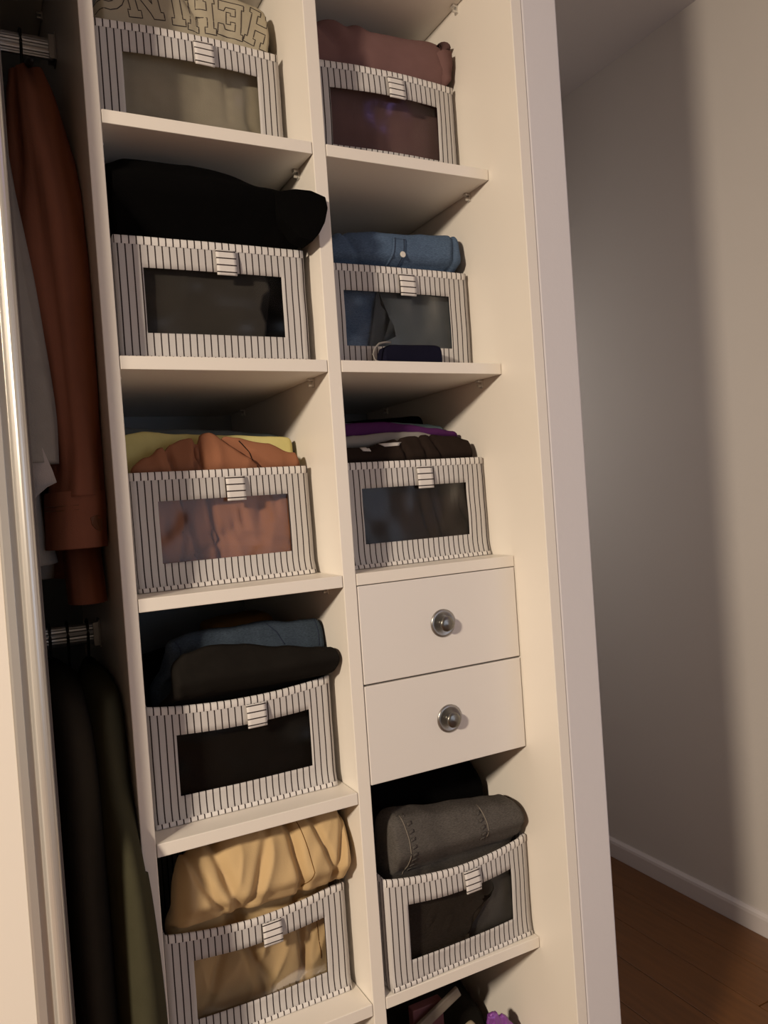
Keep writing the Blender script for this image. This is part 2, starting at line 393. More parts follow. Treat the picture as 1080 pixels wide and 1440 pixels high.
def storage_box(label, x0, y0, zb, W=.275, rz=0.0, bow=.004, sag=None, lean=0.0, H=BH, D=BD, phase=0.0, creased=False, wx=(.037, .238), wz=(.038, .128), foot=0.0):
    root = empty('storage_box', (x0, y0, zb + .0008), rz)
    tag(root, label, 'storage box')
    sag = sag or (lambda u: 0.0)
    def dz(x, z): return sag(x / W) * (z / H) ** 1.5
    def front(x, z, off=0.0):
        u = x / W
        y = -bow * math.sin(PI * u) * (math.sin(PI * min(z / H, 1) * .75)) + lean * (z / H)
        y += foot * (max(0, 1 - z / .03)) ** 2 * -1.0
        y += .0012 * noise.noise(Vector((x * 20 + phase * 900, z * 22, phase * 31)))
        return Vector((x, y - off, z + dz(x, z)))
    xs = sorted(set(lin(0, W, 34) + list(wx))); zs = sorted(set(lin(0.0005, H, 16) + list(wz)))
    grid_panel('front_panel', xs, zs, front, M['stripe'], root,
               skip=lambda x, z: wx[0] < x < wx[1] and wz[0] < z < wz[1], uv=lambda x, z: (x + phase, z))
    # window pane just behind the fabric, and a folded hem round the opening
    wm = M['window2' if creased else 'window']
    def pane(x, z):
        p = front(x, z, -.0022)
        p.y += .002 * noise.noise(Vector((x * 25, z * 30, phase * 77 + 3)))
        return p
    o = grid_panel('window', lin(wx[0] - .004, wx[1] + .004, 24), lin(wz[0] - .004, wz[1] + .004, 12), pane, wm, root, th=.0)
    o.modifiers.clear()
    tag(o, 'clear plastic window')
    # side, back and base
    def lz(u, y, z): return z + sag(u) * (1 - y / D) * (z / H) ** 1.5
    yl = lin(0, D, 14); z2 = lin(0.0005, H, 8)
    for u, nm in ((0, 'side_panel'), (1, 'side_panel')):
        sx = -1 if u == 0 else 1
        def side(y, z, u=u, sx=sx):
            base = front(u * W, z).y
            return Vector((u * W - sx * .003 * math.sin(PI * y / D) * (z / H), base + (D - base) * (y / D), lz(u, y, z)))
        grid_panel(nm, yl, z2, side, M['stripe'], root, uv=lambda x, z: (x + .004, z))
    grid_panel('back_panel', lin(0, W, 6), z2, lambda x, z: Vector((x, D, z)), M['stripe'], root)
    grid_panel('base', lin(.001, W - .001, 4), lin(.003 + lean * 0, D - .001, 4), lambda x, y: Vector((x, y, .0022)), M['inner'], root)
    # piping round the top edge (front, sides, back) and along the foot
    top = .0105
    def ring(name, z0, z1, off, ph, m):
        path = []
        for x in lin(0, W, 30): path.append(('f', x))
        for y in lin(0, D, 10)[1:]: path.append(('r', y))
        for x in lin(W, 0, 6)[1:]: path.append(('b', x))
        for y in lin(D, 0, 10)[1:-1]: path.append(('l', y))
        bm = bmesh.new(); uvl = bm.loops.layers.uv.new('UVMap'); cols = []; us = []
        acc = 0; last = None
        for kind, t in path:
            col = []
            for z, oo in ((z0, off * .6), (z0 + (z1 - z0) * .25, off), (z1 - .0015, off), (z1, off * .3), (z1, -.0015)):
                if kind == 'f': p = front(t, min(z, H), oo); p.z = z + (dz(t, min(z, H)))
                elif kind == 'r':
                    b = front(W, min(z, H)).y; p = Vector((W + oo - .003 * math.sin(PI * t / D) * z / H, b + (D - b) * t / D, z + sag(1) * (1 - t / D) * (min(z, H) / H) ** 1.5))
                elif kind == 'b': p = Vector((t, D + oo, z))
                else:
                    b = front(0, min(z, H)).y; p = Vector((-oo + .003 * math.sin(PI * t / D) * z / H, b + (D - b) * t / D, z + sag(0) * (1 - t / D) * (min(z, H) / H) ** 1.5))
                col.append(bm.verts.new(p))
            if last is not None: acc += (col[1].co - last).length
            last = col[1].co.copy(); cols.append(col); us.append(acc)
        n = len(cols)
        for i in range(n):
            A, B = cols[i], cols[(i + 1) % n]; ua = us[i]; ub = us[i + 1] if i + 1 < n else us[i] + .04
            for k in range(4):
                f = bm.faces.new((A[k], B[k], B[k + 1], A[k + 1]))
                for l, u_ in zip(f.loops, (ua, ub, ub, ua)): l[uvl].uv = (u_ + ph, 0)
        return link(name, bm, m, root, smooth=True)
    ring('top_trim', H - top, H + .0012, .0022, phase + .0045, M['trim'])
    ring('bottom_trim', 0.0, .0065, .0020, phase + .0052, M['trim'])
    # closing tab
    tx = .1385
    def tabf(x, z):
        t = (H - .009 - z) / .036
        p = front(x, z); p.y -= .0042 + .002 * math.sin(PI * t) + .0025 * t * t; p.z += .0; return p
    grid_panel('tab', lin(tx, tx + .029, 6), lin(H - .047, H - .0105, 10), tabf, M['trim'], root, uv=lambda x, z: (z + .0035 + phase * 0, x), th=.0022)
    return root

# ------------------------------------------------------------------ folded clothes
def garment(name, label, cat, m, top, zb, xl, xr, yf, yb, ex=4.0, amp=.004, fs=(26, 14), seed=0, ur=.06, NU=96, NA=84, group=None, drape=0.0, rot=0.0, crease=None, twill=0):
    """Closed cloth body. top: [(u, z)] outline; xl/xr/yf/yb: [(z, value)] tables of its sides, front and back."""
    bm = bmesh.new(); rows = []
    ztm = max(z for u, z in top)
    loc = Vector(((pl(xl, zb) + pl(xr, zb)) / 2, (pl(yf, zb) + pl(yb, zb)) / 2, zb))
    for i in range(NU + 1):
        s = i / NU; u = .5 - .5 * math.cos(PI * s) if True else s
        d = min(u, 1 - u) / ur
        k = math.sqrt(max(0.0, 1 - (1 - min(d, 1)) ** 2)) if d < 1 else 1.0
        k = max(k, .02)
        zt = pl(top, u); row = []
        for j in range(NA):
            a = 2 * PI * j / NA
            c, sn = math.cos(a), math.sin(a)
            ny = math.copysign(abs(c) ** (2 / ex), c); nz = math.copysign(abs(sn) ** (2 / ex), sn)
            nyk = ny * (.25 + .75 * k); nzk = nz * (.90 + .10 * k)
            z = zb + (nzk + 1) / 2 * (zt - zb)
            f, b = pl(yf, z), pl(yb, z)
            y = f + (nyk + 1) / 2 * (b - f)
            x = pl(xl, z) + u * (pl(xr, z) - pl(xl, z))
            cr, sr = math.cos(rot), math.sin(rot)
            px, pz = x * cr - z * sr, x * sr + z * cr
            q = Vector((px * fs[0] + seed * 7.3, y * 12, pz * fs[1] + seed * 3.1))
            n1 = noise.noise(q); n2 = noise.noise(q * 2.3 + Vector((9, 4, 2))); 
            rid = (1 - abs(n1) * 2) ; rid = max(rid, 0) ** 2
            h = .55 * (n1 * .5 + .5) + .35 * rid + .25 * (n2 * .5 + .5)
            if crease:
                for cx, cz, ang, wd, dep in crease:
                    dd = (x - cx) * math.cos(ang) + (z - cz) * math.sin(ang)
                    h -= dep * math.exp(-(dd / wd) ** 2)
            y += amp * (1 - h) * (-ny if ny < 0 else -ny) * 1.6 * min(1, abs(ny) * 1.2)
            z += -amp * .9 * (1 - h) * max(0, nz) * 1.3
            row.append(bm.verts.new(Vector((x, y, z)) - loc))
        rows.append(row)
    for A, B in zip(rows, rows[1:]):
        for j in range(NA):
            j2 = (j + 1) % NA; bm.faces.new((A[j], A[j2], B[j2], B[j]))
    bm.faces.new(rows[0]); bm.faces.new(rows[-1][::-1])
    o = link(name, bm, m, None, tuple(loc), smooth=True)
    tag(o, label, cat, group)
    return o
def surf(o, off=.0008):
    me = o.data; loc = o.location
    t = BVHTree.FromPolygons([v.co for v in me.vertices], [p.vertices[:] for p in me.polygons])
    def f(x, z, off=off):
        h = t.ray_cast(Vector((x, -1, z)) - loc, Vector((0, 1, 0)))
        return (h[0] + Vector((0, -off, 0))) if h[0] is not None else None
    return f
def stroke(name, o, lines, r, m, n=5, step=.003, off=.0004, label=None, dash=False):
    if len(lines) > 1 and name != 'printed_letter':
        for ln in lines: stroke(name, o, [ln], r, m, n, step, off, label)
        return
    f = surf(o, off); bm = bmesh.new()
    for ln in lines:
        pts = []
        for (ax, az), (bx, bz) in zip(ln, ln[1:]):
            L = math.hypot(bx - ax, bz - az); k = max(1, int(L / step))
            for q in range(k):
                p = f(ax + (bx - ax) * q / k, az + (bz - az) * q / k)
                if p is not None: pts.append(p)
        p = f(*ln[-1])
        if p is not None: pts.append(p)
        # drop segments that jump in depth
        run = []
        for p in pts:
            if run and ((p - run[-1]).length > .02):
                if len(run) > 1: tube(bm, run, r, n)
                run = []
            if not run or (p - run[-1]).length > .0004: run.append(p)
        if len(run) > 1: tube(bm, run, r, n)
    q = link(name, bm, m, o, smooth=True)
    if label: tag(q, label)
    return q
def U(xa, xb, pts): return [((x - xa) / (xb - xa), z) for x, z in pts]

Z0, Z1, Z2, Z3, Z4 = ZS[:5]
ZR4 = .5240
# boxes, left column from the top, then right column
storage_box('striped fabric storage box holding the khaki-grey sweatshirt with letters, top of the left column', .012, .088, Z0, bow=.012, phase=.003)
storage_box('striped storage box with black clothes on the second shelf from the top, left column', .009, .035, Z1, bow=.003, phase=.006)
storage_box('striped storage box whose creased window shows the rust-coloured top', .014, .074, Z2, rz=.05, bow=.002, phase=.001, creased=True, foot=.006, lean=.004)
storage_box('striped storage box with dark trousers and blue jeans sticking out, fourth in the left column', .010, .053, Z3, bow=.006, sag=lambda u: -.010 * math.sin(PI * u) ** .8, phase=.008, foot=.006)
storage_box('striped storage box holding the khaki trousers, lowest in the left column', .011, .055, Z4, bow=.006, sag=lambda u: -.012 * math.sin(PI * min(1, u * 1.1)) ** .8 - .004 * u, phase=.002, foot=.005)
storage_box('striped storage box filled with the mauve-brown fleece, top of the right column', .330, .078, Z0, bow=.014, phase=.005)
storage_box('striped storage box holding the denim shirt with a pearl button', .331, .078, Z1, bow=.004, phase=.0)
storage_box('striped storage box with purple and dark tops, on the shelf directly above the drawers', .334, .066, Z2, bow=.003, phase=.007, lean=.003, foot=.006)
storage_box('striped storage box holding grey jeans, below the two drawers', .334, .006, ZR4, rz=.035, bow=.010, sag=lambda u: -.013 * math.sin(PI * u) ** .8 + .004 * (1 - u), phase=.004, foot=.004)

# ---- left column, top: sage sweatshirt with upside-down varsity letters
g = garment('sweatshirt', 'sage-beige sweatshirt with upside-down outlined letters, folded in the top left box', 'sweatshirt', M['sage'],
            U(0, 1, [(0, 2.050), (.12, 2.076), (.45, 2.096), (.75, 2.096), (.9, 2.088), (1, 2.078)]), Z0 + .006,
            [(Z0, .020), (2.0, .018)], [(Z0, .279), (1.98, .279), (2.03, .292)], [(Z0, .104), (1.990, .104), (2.01, .094), (2.06, .098)], [(Z0, .40), (2.06, .40)],
            ex=8, amp=.006, fs=(9, 5), seed=1, ur=.05, crease=[(.235, 1.90, .45, .006, .7), (.035, 1.90, 1.0, .006, .7)])
def glyph(ch):
    if ch == 'H': return [[(0, 0), (.36, 0), (.36, .16), (.28, .16), (.28, .40), (.62, .40), (.62, .16), (.54, .16), (.54, 0), (.90, 0), (.90, .16), (.82, .16), (.82, .84), (.90, .84), (.90, 1), (.54, 1), (.54, .84), (.62, .84), (.62, .60), (.28, .60), (.28, .84), (.36, .84), (.36, 1), (0, 1), (0, .84), (.08, .84), (.08, .16), (0, .16), (0, 0)]]
    if ch == 'E': return [[(0, 0), (.84, 0), (.84, .30), (.66, .30), (.60, .18), (.28, .18), (.28, .41), (.44, .41), (.44, .32), (.58, .32), (.58, .68), (.44, .68), (.44, .59), (.28, .59), (.28, .82), (.60, .82), (.66, .70), (.84, .70), (.84, 1), (0, 1), (0, .84), (.08, .84), (.08, .16), (0, .16), (0, 0)]]
    if ch == 'I': return [[(0, 0), (.40, 0), (.40, .16), (.32, .16), (.32, .84), (.40, .84), (.40, 1), (0, 1), (0, .84), (.08, .84), (.08, .16), (0, .16), (0, 0)]]
    if ch == 'N': return [[(0, 0), (.34, 0), (.34, .16), (.27, .16), (.27, .66), (.70, 0), (.90, 0), (.90, .84), (.98, .84), (.98, 1), (.62, 1), (.62, .84), (.70, .84), (.70, .36), (.30, 1), (0, 1), (0, .84), (.08, .84), (.08, .16), (0, .16), (0, 0)]]
    if ch == 'O': return [[(.5 + .5 * math.cos(a * PI / 8), .5 + .5 * math.sin(a * PI / 8)) for a in range(17)], [(.5 + .26 * math.cos(a * PI / 8), .5 + .30 * math.sin(a * PI / 8)) for a in range(17)]]
# word placed rotated by half a turn: x0, base z, tilt, letter
for ch, cx, cz, tilt, sc in (('H', .268, 2.034, .30, .062), ('E', .219, 2.040, .12, .058), ('H', .175, 2.041, .02, .060), ('I', .138, 2.046, -.06, .064), ('N', .090, 2.047, -.14, .068), ('O', .036, 2.046, -.12, .066)):
    lines = []
    for ln in glyph(ch):
        q = []
        for (a, b) in ln:
            wx_ = {'I': .4, 'O': 1.0}.get(ch, .9)
            lx, lz = -(a - wx_ / 2) * sc * .80, -(b - .5) * sc
            q.append((cx + lx * math.cos(tilt) - lz * -math.sin(tilt) * 1.0, cz + lz * math.cos(tilt) - lx * math.sin(tilt)))
        lines.append(q)
    stroke('printed_letter', g, lines, .0007, M['ink'], off=.0002)
# pocket seam seen through the window
stroke('seam', g, [[(.055, 1.862), (.10, 1.868), (.14, 1.871), (.18, 1.868), (.205, 1.85), (.225, 1.838)], [(.145, 1.871), (.146, 1.845)]], .0006, M['brown'])

# ---- left column, second: black clothes, a corner hanging over the divider's edge
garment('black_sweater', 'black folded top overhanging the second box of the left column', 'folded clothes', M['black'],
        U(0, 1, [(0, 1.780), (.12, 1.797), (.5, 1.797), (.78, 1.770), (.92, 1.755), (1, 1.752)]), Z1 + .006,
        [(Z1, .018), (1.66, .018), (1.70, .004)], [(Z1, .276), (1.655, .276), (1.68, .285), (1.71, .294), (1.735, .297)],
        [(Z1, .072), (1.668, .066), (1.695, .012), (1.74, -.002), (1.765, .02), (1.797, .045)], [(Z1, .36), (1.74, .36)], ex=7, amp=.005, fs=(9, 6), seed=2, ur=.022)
M['char'] = cloth('charcoal_knit', (.040, .036, .031), 1.0, namt=.3, nscale=9)
garment('charcoal_sweater', 'charcoal folded sweater seen in the window of the second left box, under the black one', 'folded clothes', M['char'],
        U(0, 1, [(0, 1.65), (1, 1.655)]), Z1 + .006, [(Z1, .018), (1.66, .018)], [(Z1, .215), (1.56, .225), (1.59, .215), (1.61, .235), (1.65, .22)], [(Z1, .044), (1.65, .046)], [(Z1, .064), (1.65, .062)], ex=4, amp=.002, fs=(14, 10), seed=33, ur=.03)
g = bpy.data.objects['black_sweater']
bm = bmesh.new(); C_ = [(.235, 1.738), (.262, 1.742), (.284, 1.739), (.3065, 1.732), (.3090, 1.716), (.303, 1.695), (.293, 1.678), (.281, 1.665), (.262, 1.672), (.240, 1.70)]
A = [bm.verts.new(Vector((x, .002 - .018 * min(1, max(0, (x - .235) / .05)), z)) - g.location) for i, (x, z) in enumerate(C_)]
B = [bm.verts.new(Vector((x - .003, -.0035 if x > .285 else .02, z - .001)) - g.location) for x, z in C_]
bm.faces.new(A); bm.faces.new(B[::-1])
for k in range(len(A)): bm.faces.new((A[k], A[(k + 1) % len(A)], B[(k + 1) % len(A)], B[k]))
bmesh.ops.bevel(bm, geom=list(bm.edges), offset=.001, segments=2, affect='EDGES')
link('loose_corner', bm, M['black'], g)
# ---- left column, third: rust top in front of a yellow and a slate one
g = garment('rust_sweater', 'rust-coloured cotton top bunched up in the third box of the left column', 'folded clothes', M['rust'],
            U(.016, .286, [(.016, 1.352), (.049, 1.372), (.081, 1.392), (.103, 1.400), (.135, 1.405), (.16, 1.405), (.182, 1.398), (.232, 1.386), (.275, 1.372), (.286, 1.352)]), Z2 + .006,
            [(Z2, .024), (1.34, .024), (1.36, .012)], [(Z2, .278), (1.335, .276), (1.35, .286)], [(Z2, .094), (1.335, .096), (1.355, .088), (1.40, .096)], [(Z2, .135), (1.34, .135), (1.40, .128)],
            ex=3.2, amp=.008, fs=(20, 7), seed=3, ur=.05, crease=[(.135, 1.27, .12, .004, 1.3), (.20, 1.37, .9, .004, 1.2), (.075, 1.385, .2, .003, 1.0), (.12, 1.39, -.2, .003, .8), (.20, 1.235, 1.4, .003, .7), (.165, 1.255, -1.0, .004, .8)])
stroke('seam', g, [[(.185, 1.388), (.200, 1.370), (.208, 1.352), (.212, 1.344)]], .0009, M['brown'])
garment('yellow_sweater', 'pale yellow folded top behind the rust one', 'folded clothes', M['yellow'],
        U(.012, .292, [(.012, 1.405), (.058, 1.411), (.103, 1.406), (.193, 1.402), (.27, 1.398), (.292, 1.396)]), Z2 + .006,
        [(Z2, .024), (1.34, .024), (1.37, .008)], [(Z2, .280), (1.34, .280), (1.36, .289)], [(Z2, .142), (1.40, .138)], [(Z2, .175), (1.40, .165)], ex=3, amp=.002, seed=4, ur=.03)
garment('slate_sweater', 'slate grey-blue folded top at the back of the third box, behind the yellow one', 'folded clothes', M['slate'],
        U(.012, .290, [(.012, 1.424), (.12, 1.419), (.188, 1.416), (.26, 1.409), (.290, 1.404)]), Z2 + .006,
        [(Z2, .024), (1.35, .024), (1.38, .010)], [(Z2, .280), (1.35, .280), (1.38, .289)], [(Z2, .182), (1.41, .172)], [(Z2, .24), (1.41, .25)], ex=4, amp=.002, seed=5, ur=.03)
# ---- left column, fourth: dark trousers, jeans behind, brown cloth at the back
garment('black_trousers', 'black-brown folded trousers rolled over the front of the fourth left box', 'trousers', M['blackgrey'],
        U(.03, .297, [(.03, 1.074), (.055, 1.086), (.089, 1.092), (.14, 1.088), (.204, 1.076), (.262, 1.066), (.288, 1.062), (.297, 1.053)]), Z3 + .006,
        [(Z3, .020), (.99, .020), (1.03, .044)], [(Z3, .276), (1.005, .276), (1.022, .288), (1.04, .2965)],
        [(Z3, .068), (1.010, .066), (1.030, .022), (1.05, .012), (1.08, .024)], [(Z3, .10), (1.0, .10), (1.05, .062), (1.09, .060)], ex=4.2, amp=.003, fs=(9, 6), seed=6, ur=.035)
g = garment('blue_jeans', 'folded mid-blue jeans behind the dark trousers in the fourth left box', 'jeans', M['jeans'],
            U(.05, .297, [(.05, 1.098), (.09, 1.108), (.166, 1.107), (.2, 1.109), (.245, 1.103), (.285, 1.102), (.297, 1.092)]), Z3 + .006,
            [(Z3, .03), (1.02, .03), (1.06, .05)], [(Z3, .276), (1.02, .276), (1.05, .2972)], [(Z3, .108), (1.03, .104), (1.06, .068), (1.10, .072)], [(Z3, .16), (1.04, .16), (1.10, .12)], ex=3, amp=.003, seed=7, ur=.04)
stroke('seam', g, [[(.282, 1.099), (.284, 1.08), (.282, 1.06)], [(.20, 1.105), (.215, 1.09), (.225, 1.07)], [(.06, 1.10), (.068, 1.085), (.066, 1.07)]], .0007, M['bluethread'])
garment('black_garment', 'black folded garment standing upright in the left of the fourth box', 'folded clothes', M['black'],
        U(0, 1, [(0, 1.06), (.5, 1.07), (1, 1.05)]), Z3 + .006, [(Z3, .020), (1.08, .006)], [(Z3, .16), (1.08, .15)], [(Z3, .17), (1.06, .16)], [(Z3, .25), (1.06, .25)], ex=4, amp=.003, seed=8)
garment('brown_garment', 'ochre-brown folded garment at the back of the fourth left box', 'folded clothes', M['ochre'],
        U(0, 1, [(0, 1.092), (.4, 1.099), (.85, 1.101), (1, 1.096)]), Z3 + .006, [(Z3, .12), (1.08, .15)], [(Z3, .27), (1.08, .265)], [(Z3, .26), (1.06, .205)], [(Z3, .36), (1.06, .34)], ex=4, amp=.002, seed=9)
# ---- left column, bottom: khaki trousers
g = garment('khaki_trousers', 'khaki-yellow crumpled trousers bulging out of the lowest left box', 'trousers', M['khaki'],
            U(.03, .294, [(.03, .786), (.045, .800), (.07, .808), (.108, .817), (.15, .818), (.204, .814), (.245, .820), (.275, .818), (.294, .800)]), Z4 + .006,
            [(Z4, .020), (.68, .020), (.72, .028), (.79, .036)], [(Z4, .277), (.675, .277), (.70, .288), (.74, .2965)],
            [(Z4, .070), (.684, .066), (.712, .022), (.74, .004), (.79, .008)], [(Z4, .14), (.67, .14), (.73, .13), (.80, .13)], ex=2.8, amp=.010, fs=(24, 8), seed=10, ur=.07, rot=.25, NU=170, NA=150,
            crease=[(.205, .76, .1, .006, 1.1), (.10, .76, .25, .008, .8), (.06, .78, .45, .007, .7), (.13, .72, -.35, .007, .6), (.255, .75, .3, .005, .7), (.275, .77, -.25, .005, .7)])
stroke('seam', g, [[(.244, .65), (.247, .60), (.249, .57)], [(.213, .812), (.220, .77), (.224, .74), (.212, .71)]], .0006, M['ochre'])

# ---- right column, top: mauve fleece
g = garment('mauve_fleece', 'mauve-brown fleece stuffed into the top right box', 'sweatshirt', M['mauve'],
            U(.322, .606, [(.322, 2.072), (.35, 2.080), (.392, 2.082), (.412, 2.074), (.440, 2.084), (.462, 2.079), (.52, 2.080), (.575, 2.083), (.595, 2.080), (.606, 2.070)]), Z0 + .006,
            [(Z0, .340), (1.97, .340), (2.0, .322)], [(Z0, .596), (1.98, .596), (2.03, .602)], [(Z0, .096), (1.990, .094), (2.012, .070), (2.05, .072)], [(Z0, .42), (2.05, .42)],
            ex=8, amp=.005, fs=(8, 6), seed=11, ur=.05, crease=[(.49, 1.88, .6, .012, 1.2)])
bm = bmesh.new()   # the bunched sleeve end at its right
n = 9
pts = [(.590, .082, 1.992), (.595, .080, 2.005), (.594, .078, 2.025), (.592, .078, 2.045), (.594, .080, 2.058), (.596, .084, 2.064)]
tube(bm, [Vector(p) - g.location for p in pts], [.005, .010, .013, .015, .013, .005], 14)
link('sleeve_end', bm, M['mauve'], g, smooth=True)
# ---- right column, second: denim shirt
g = garment('denim_shirt', 'blue denim shirt folded with its button placket showing', 'shirt', M['denimblue'],
            U(.330, .602, [(.330, 1.698), (.352, 1.710), (.380, 1.726), (.443, 1.732), (.49, 1.734), (.539, 1.736), (.592, 1.740), (.602, 1.735)]), Z1 + .0062,
            [(Z1, .338), (1.655, .338), (1.68, .326)], [(Z1, .470), (1.55, .470), (1.57, .596), (1.658, .594), (1.70, .604)], [(Z1, .094), (1.667, .092), (1.688, .066), (1.71, .068)], [(Z1, .15), (1.66, .15), (1.71, .16)],
            ex=4.5, amp=.004, fs=(9, 7), seed=12, ur=.04, crease=[(.39, 1.70, .4, .006, 1.1), (.58, 1.69, -.2, .004, .8)])
# placket strip laid on the shirt
def patch(name, o, quad, m, nx=8, nz=8, off=.0012, label=None):
    f = surf(o, off); bm = bmesh.new(); V = []
    (ax, az), (bx, bz), (cx, cz), (dx, dz) = quad
    for j in range(nz + 1):
        row = []
        for i in range(nx + 1):
            s, t = i / nx, j / nz
            x = (ax * (1 - s) + bx * s) * (1 - t) + (dx * (1 - s) + cx * s) * t
            z = (az * (1 - s) + bz * s) * (1 - t) + (dz * (1 - s) + cz * s) * t
            p = f(x, z); row.append(bm.verts.new(p) if p is not None else None)
        V.append(row)
    for j in range(nz):
        for i in range(nx):
            q = (V[j][i], V[j][i + 1], V[j + 1][i + 1], V[j + 1][i])
            if all(v is not None for v in q): bm.faces.new(q)
    lone = [v for v in bm.verts if not v.link_faces]
    bmesh.ops.delete(bm, geom=lone, context='VERTS')
    r = link(name, bm, m, o, smooth=True)
    s = r.modifiers.new('thickness', 'SOLIDIFY'); s.thickness = .001; s.offset = 0
    if label: tag(r, label)
    return r
patch('placket', g, [(.452, 1.668), (.477, 1.667), (.490, 1.716), (.466, 1.717)], M['denimblue'])
stroke('seam', g, [[(.456, 1.668), (.470, 1.717)], [(.474, 1.667), (.486, 1.716)]], .0006, M['bluethread'], off=.002)
f = surf(g, .002); bm = bmesh.new(); c = f(.4775, 1.687)
lathe(bm, [(0, -.0022), (.003, -.0020), (.0046, -.0024), (.0052, -.0014), (.0050, 0), (0, 0)], c, 20)
link('button', bm, M['button'], g, smooth=True)
garment('grey_shirt', 'grey folded shirt seen in the window beside the denim shirt, with a drawstring', 'shirt', cloth('grey_flannel', (.060, .070, .080)),
        U(0, 1, [(0, 1.645), (1, 1.648)]), Z1 + .0062, [(Z1, .405), (1.53, .415), (1.56, .470), (1.59, .455), (1.61, .442), (1.65, .438)], [(Z1, .594), (1.60, .594)], [(Z1, .0885), (1.555, .0885), (1.60, .0905)], [(Z1, .0925), (1.55, .0925), (1.60, .0935)], ex=4, amp=.0012, seed=13)
garment('white_sweater', 'off-white folded top peeking out behind the denim shirt', 'folded clothes', M['grey'],
        U(0, 1, [(0, 1.705), (1, 1.715)]), Z1 + .0062, [(Z1, .34), (1.65, .34), (1.70, .324)], [(Z1, .44), (1.7, .43)], [(Z1, .17), (1.70, .17)], [(Z1, .23), (1.70, .23)], ex=4, amp=.002, seed=14)
# navy roll lying on the shelf in front of this box, with a pale cord loop
nv = garment('navy_roll', 'small dark navy folded cloth lying on the shelf in front of the denim shirt box', 'folded clothes', M['navy'],
        U(0, 1, [(0, 1.526), (.15, 1.531), (.9, 1.532), (1, 1.529)]), Z1 + .0006, [(Z1, .407), (1.53, .412)], [(Z1, .521), (1.53, .521)], [(Z1, .028), (1.53, .030)], [(Z1, .062), (1.53, .062)], ex=3, amp=.0015, seed=15, ur=.05)
bm = bmesh.new()
tube(bm, [Vector(p) - nv.location for p in [(.424, .033, 1.532), (.412, .030, 1.531), (.400, .027, 1.528), (.391, .024, 1.520), (.386, .022, 1.510), (.388, .021, 1.500), (.396, .020, 1.4975), (.407, .021, 1.4975), (.412, .024, 1.498)]], .0016, 8)
link('cord', bm, M['grey'], nv, smooth=True)
# ---- right column, third
g = garment('dark_brown_sweater', 'very dark brown crumpled top at the front of the box above the drawers', 'folded clothes', M['brown'],
            U(.335, .600, [(.335, 1.366), (.36, 1.373), (.40, 1.372), (.43, 1.380), (.449, 1.384), (.483, 1.389), (.518, 1.391), (.561, 1.386), (.594, 1.379), (.600, 1.368)]), Z2 + .006,
            [(Z2, .342), (1.34, .342), (1.36, .332)], [(Z2, .601), (1.35, .601)], [(Z2, .084), (1.335, .084), (1.355, .070), (1.385, .078)], [(Z2, .118), (1.38, .104)], ex=3.2, amp=.005, fs=(16, 7), seed=16, ur=.04,
            crease=[(.46, 1.37, .3, .003, 1), (.50, 1.37, .2, .003, .8), (.53, 1.36, .4, .003, .8)])
patch('care_label', g, [(.384, 1.363), (.398, 1.362), (.396, 1.372), (.380, 1.371)], M['label'], 4, 4)
patch('care_label', g, [(.425, 1.369), (.452, 1.370), (.460, 1.376), (.416, 1.3745)], M['label'], 6, 3)
garment('grey_sweater', 'mid-grey folded top between the dark brown one and the purple one', 'folded clothes', M['grey'],
        U(.326, .602, [(.326, 1.388), (.38, 1.392), (.45, 1.396), (.50, 1.396), (.55, 1.386), (.602, 1.366)]), Z2 + .006,
        [(Z2, .344), (1.35, .344), (1.37, .328)], [(Z2, .596), (1.34, .596), (1.36, .6055)], [(Z2, .124), (1.36, .118), (1.38, .094)], [(Z2, .145), (1.36, .14), (1.39, .122)], ex=3.2, amp=.002, seed=17, ur=.04)
garment('purple_sweater', 'deep purple folded top in the box above the drawers', 'folded clothes', M['purple'],
        U(.326, .610, [(.326, 1.409), (.37, 1.414), (.411, 1.416), (.444, 1.417), (.492, 1.412), (.549, 1.404), (.59, 1.398), (.610, 1.388)]), Z2 + .006,
        [(Z2, .344), (1.35, .344), (1.38, .325)], [(Z2, .596), (1.35, .596), (1.37, .6105)], [(Z2, .150), (1.37, .146), (1.395, .108)], [(Z2, .19), (1.37, .19), (1.41, .15)], ex=3, amp=.003, fs=(10, 8), seed=18, ur=.04)
garment('grey_blue_sweater', 'grey-blue folded top behind the purple one', 'folded clothes', M['paleblue'],
        U(.326, .606, [(.326, 1.418), (.40, 1.421), (.487, 1.421), (.56, 1.417), (.59, 1.413), (.606, 1.404)]), Z2 + .006,
        [(Z2, .344), (1.35, .344), (1.38, .325)], [(Z2, .596), (1.35, .596), (1.38, .6085)], [(Z2, .196), (1.38, .196), (1.41, .158)], [(Z2, .24), (1.41, .21)], ex=3, amp=.002, seed=19, ur=.03)
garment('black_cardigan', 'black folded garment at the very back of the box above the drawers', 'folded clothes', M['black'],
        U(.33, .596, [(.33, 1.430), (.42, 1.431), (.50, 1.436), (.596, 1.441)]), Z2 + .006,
        [(Z2, .344), (1.35, .344), (1.38, .326)], [(Z2, .594), (1.40, .598)], [(Z2, .25), (1.42, .222)], [(Z2, .36), (1.43, .34)], ex=5, amp=.002, seed=20, ur=.03)
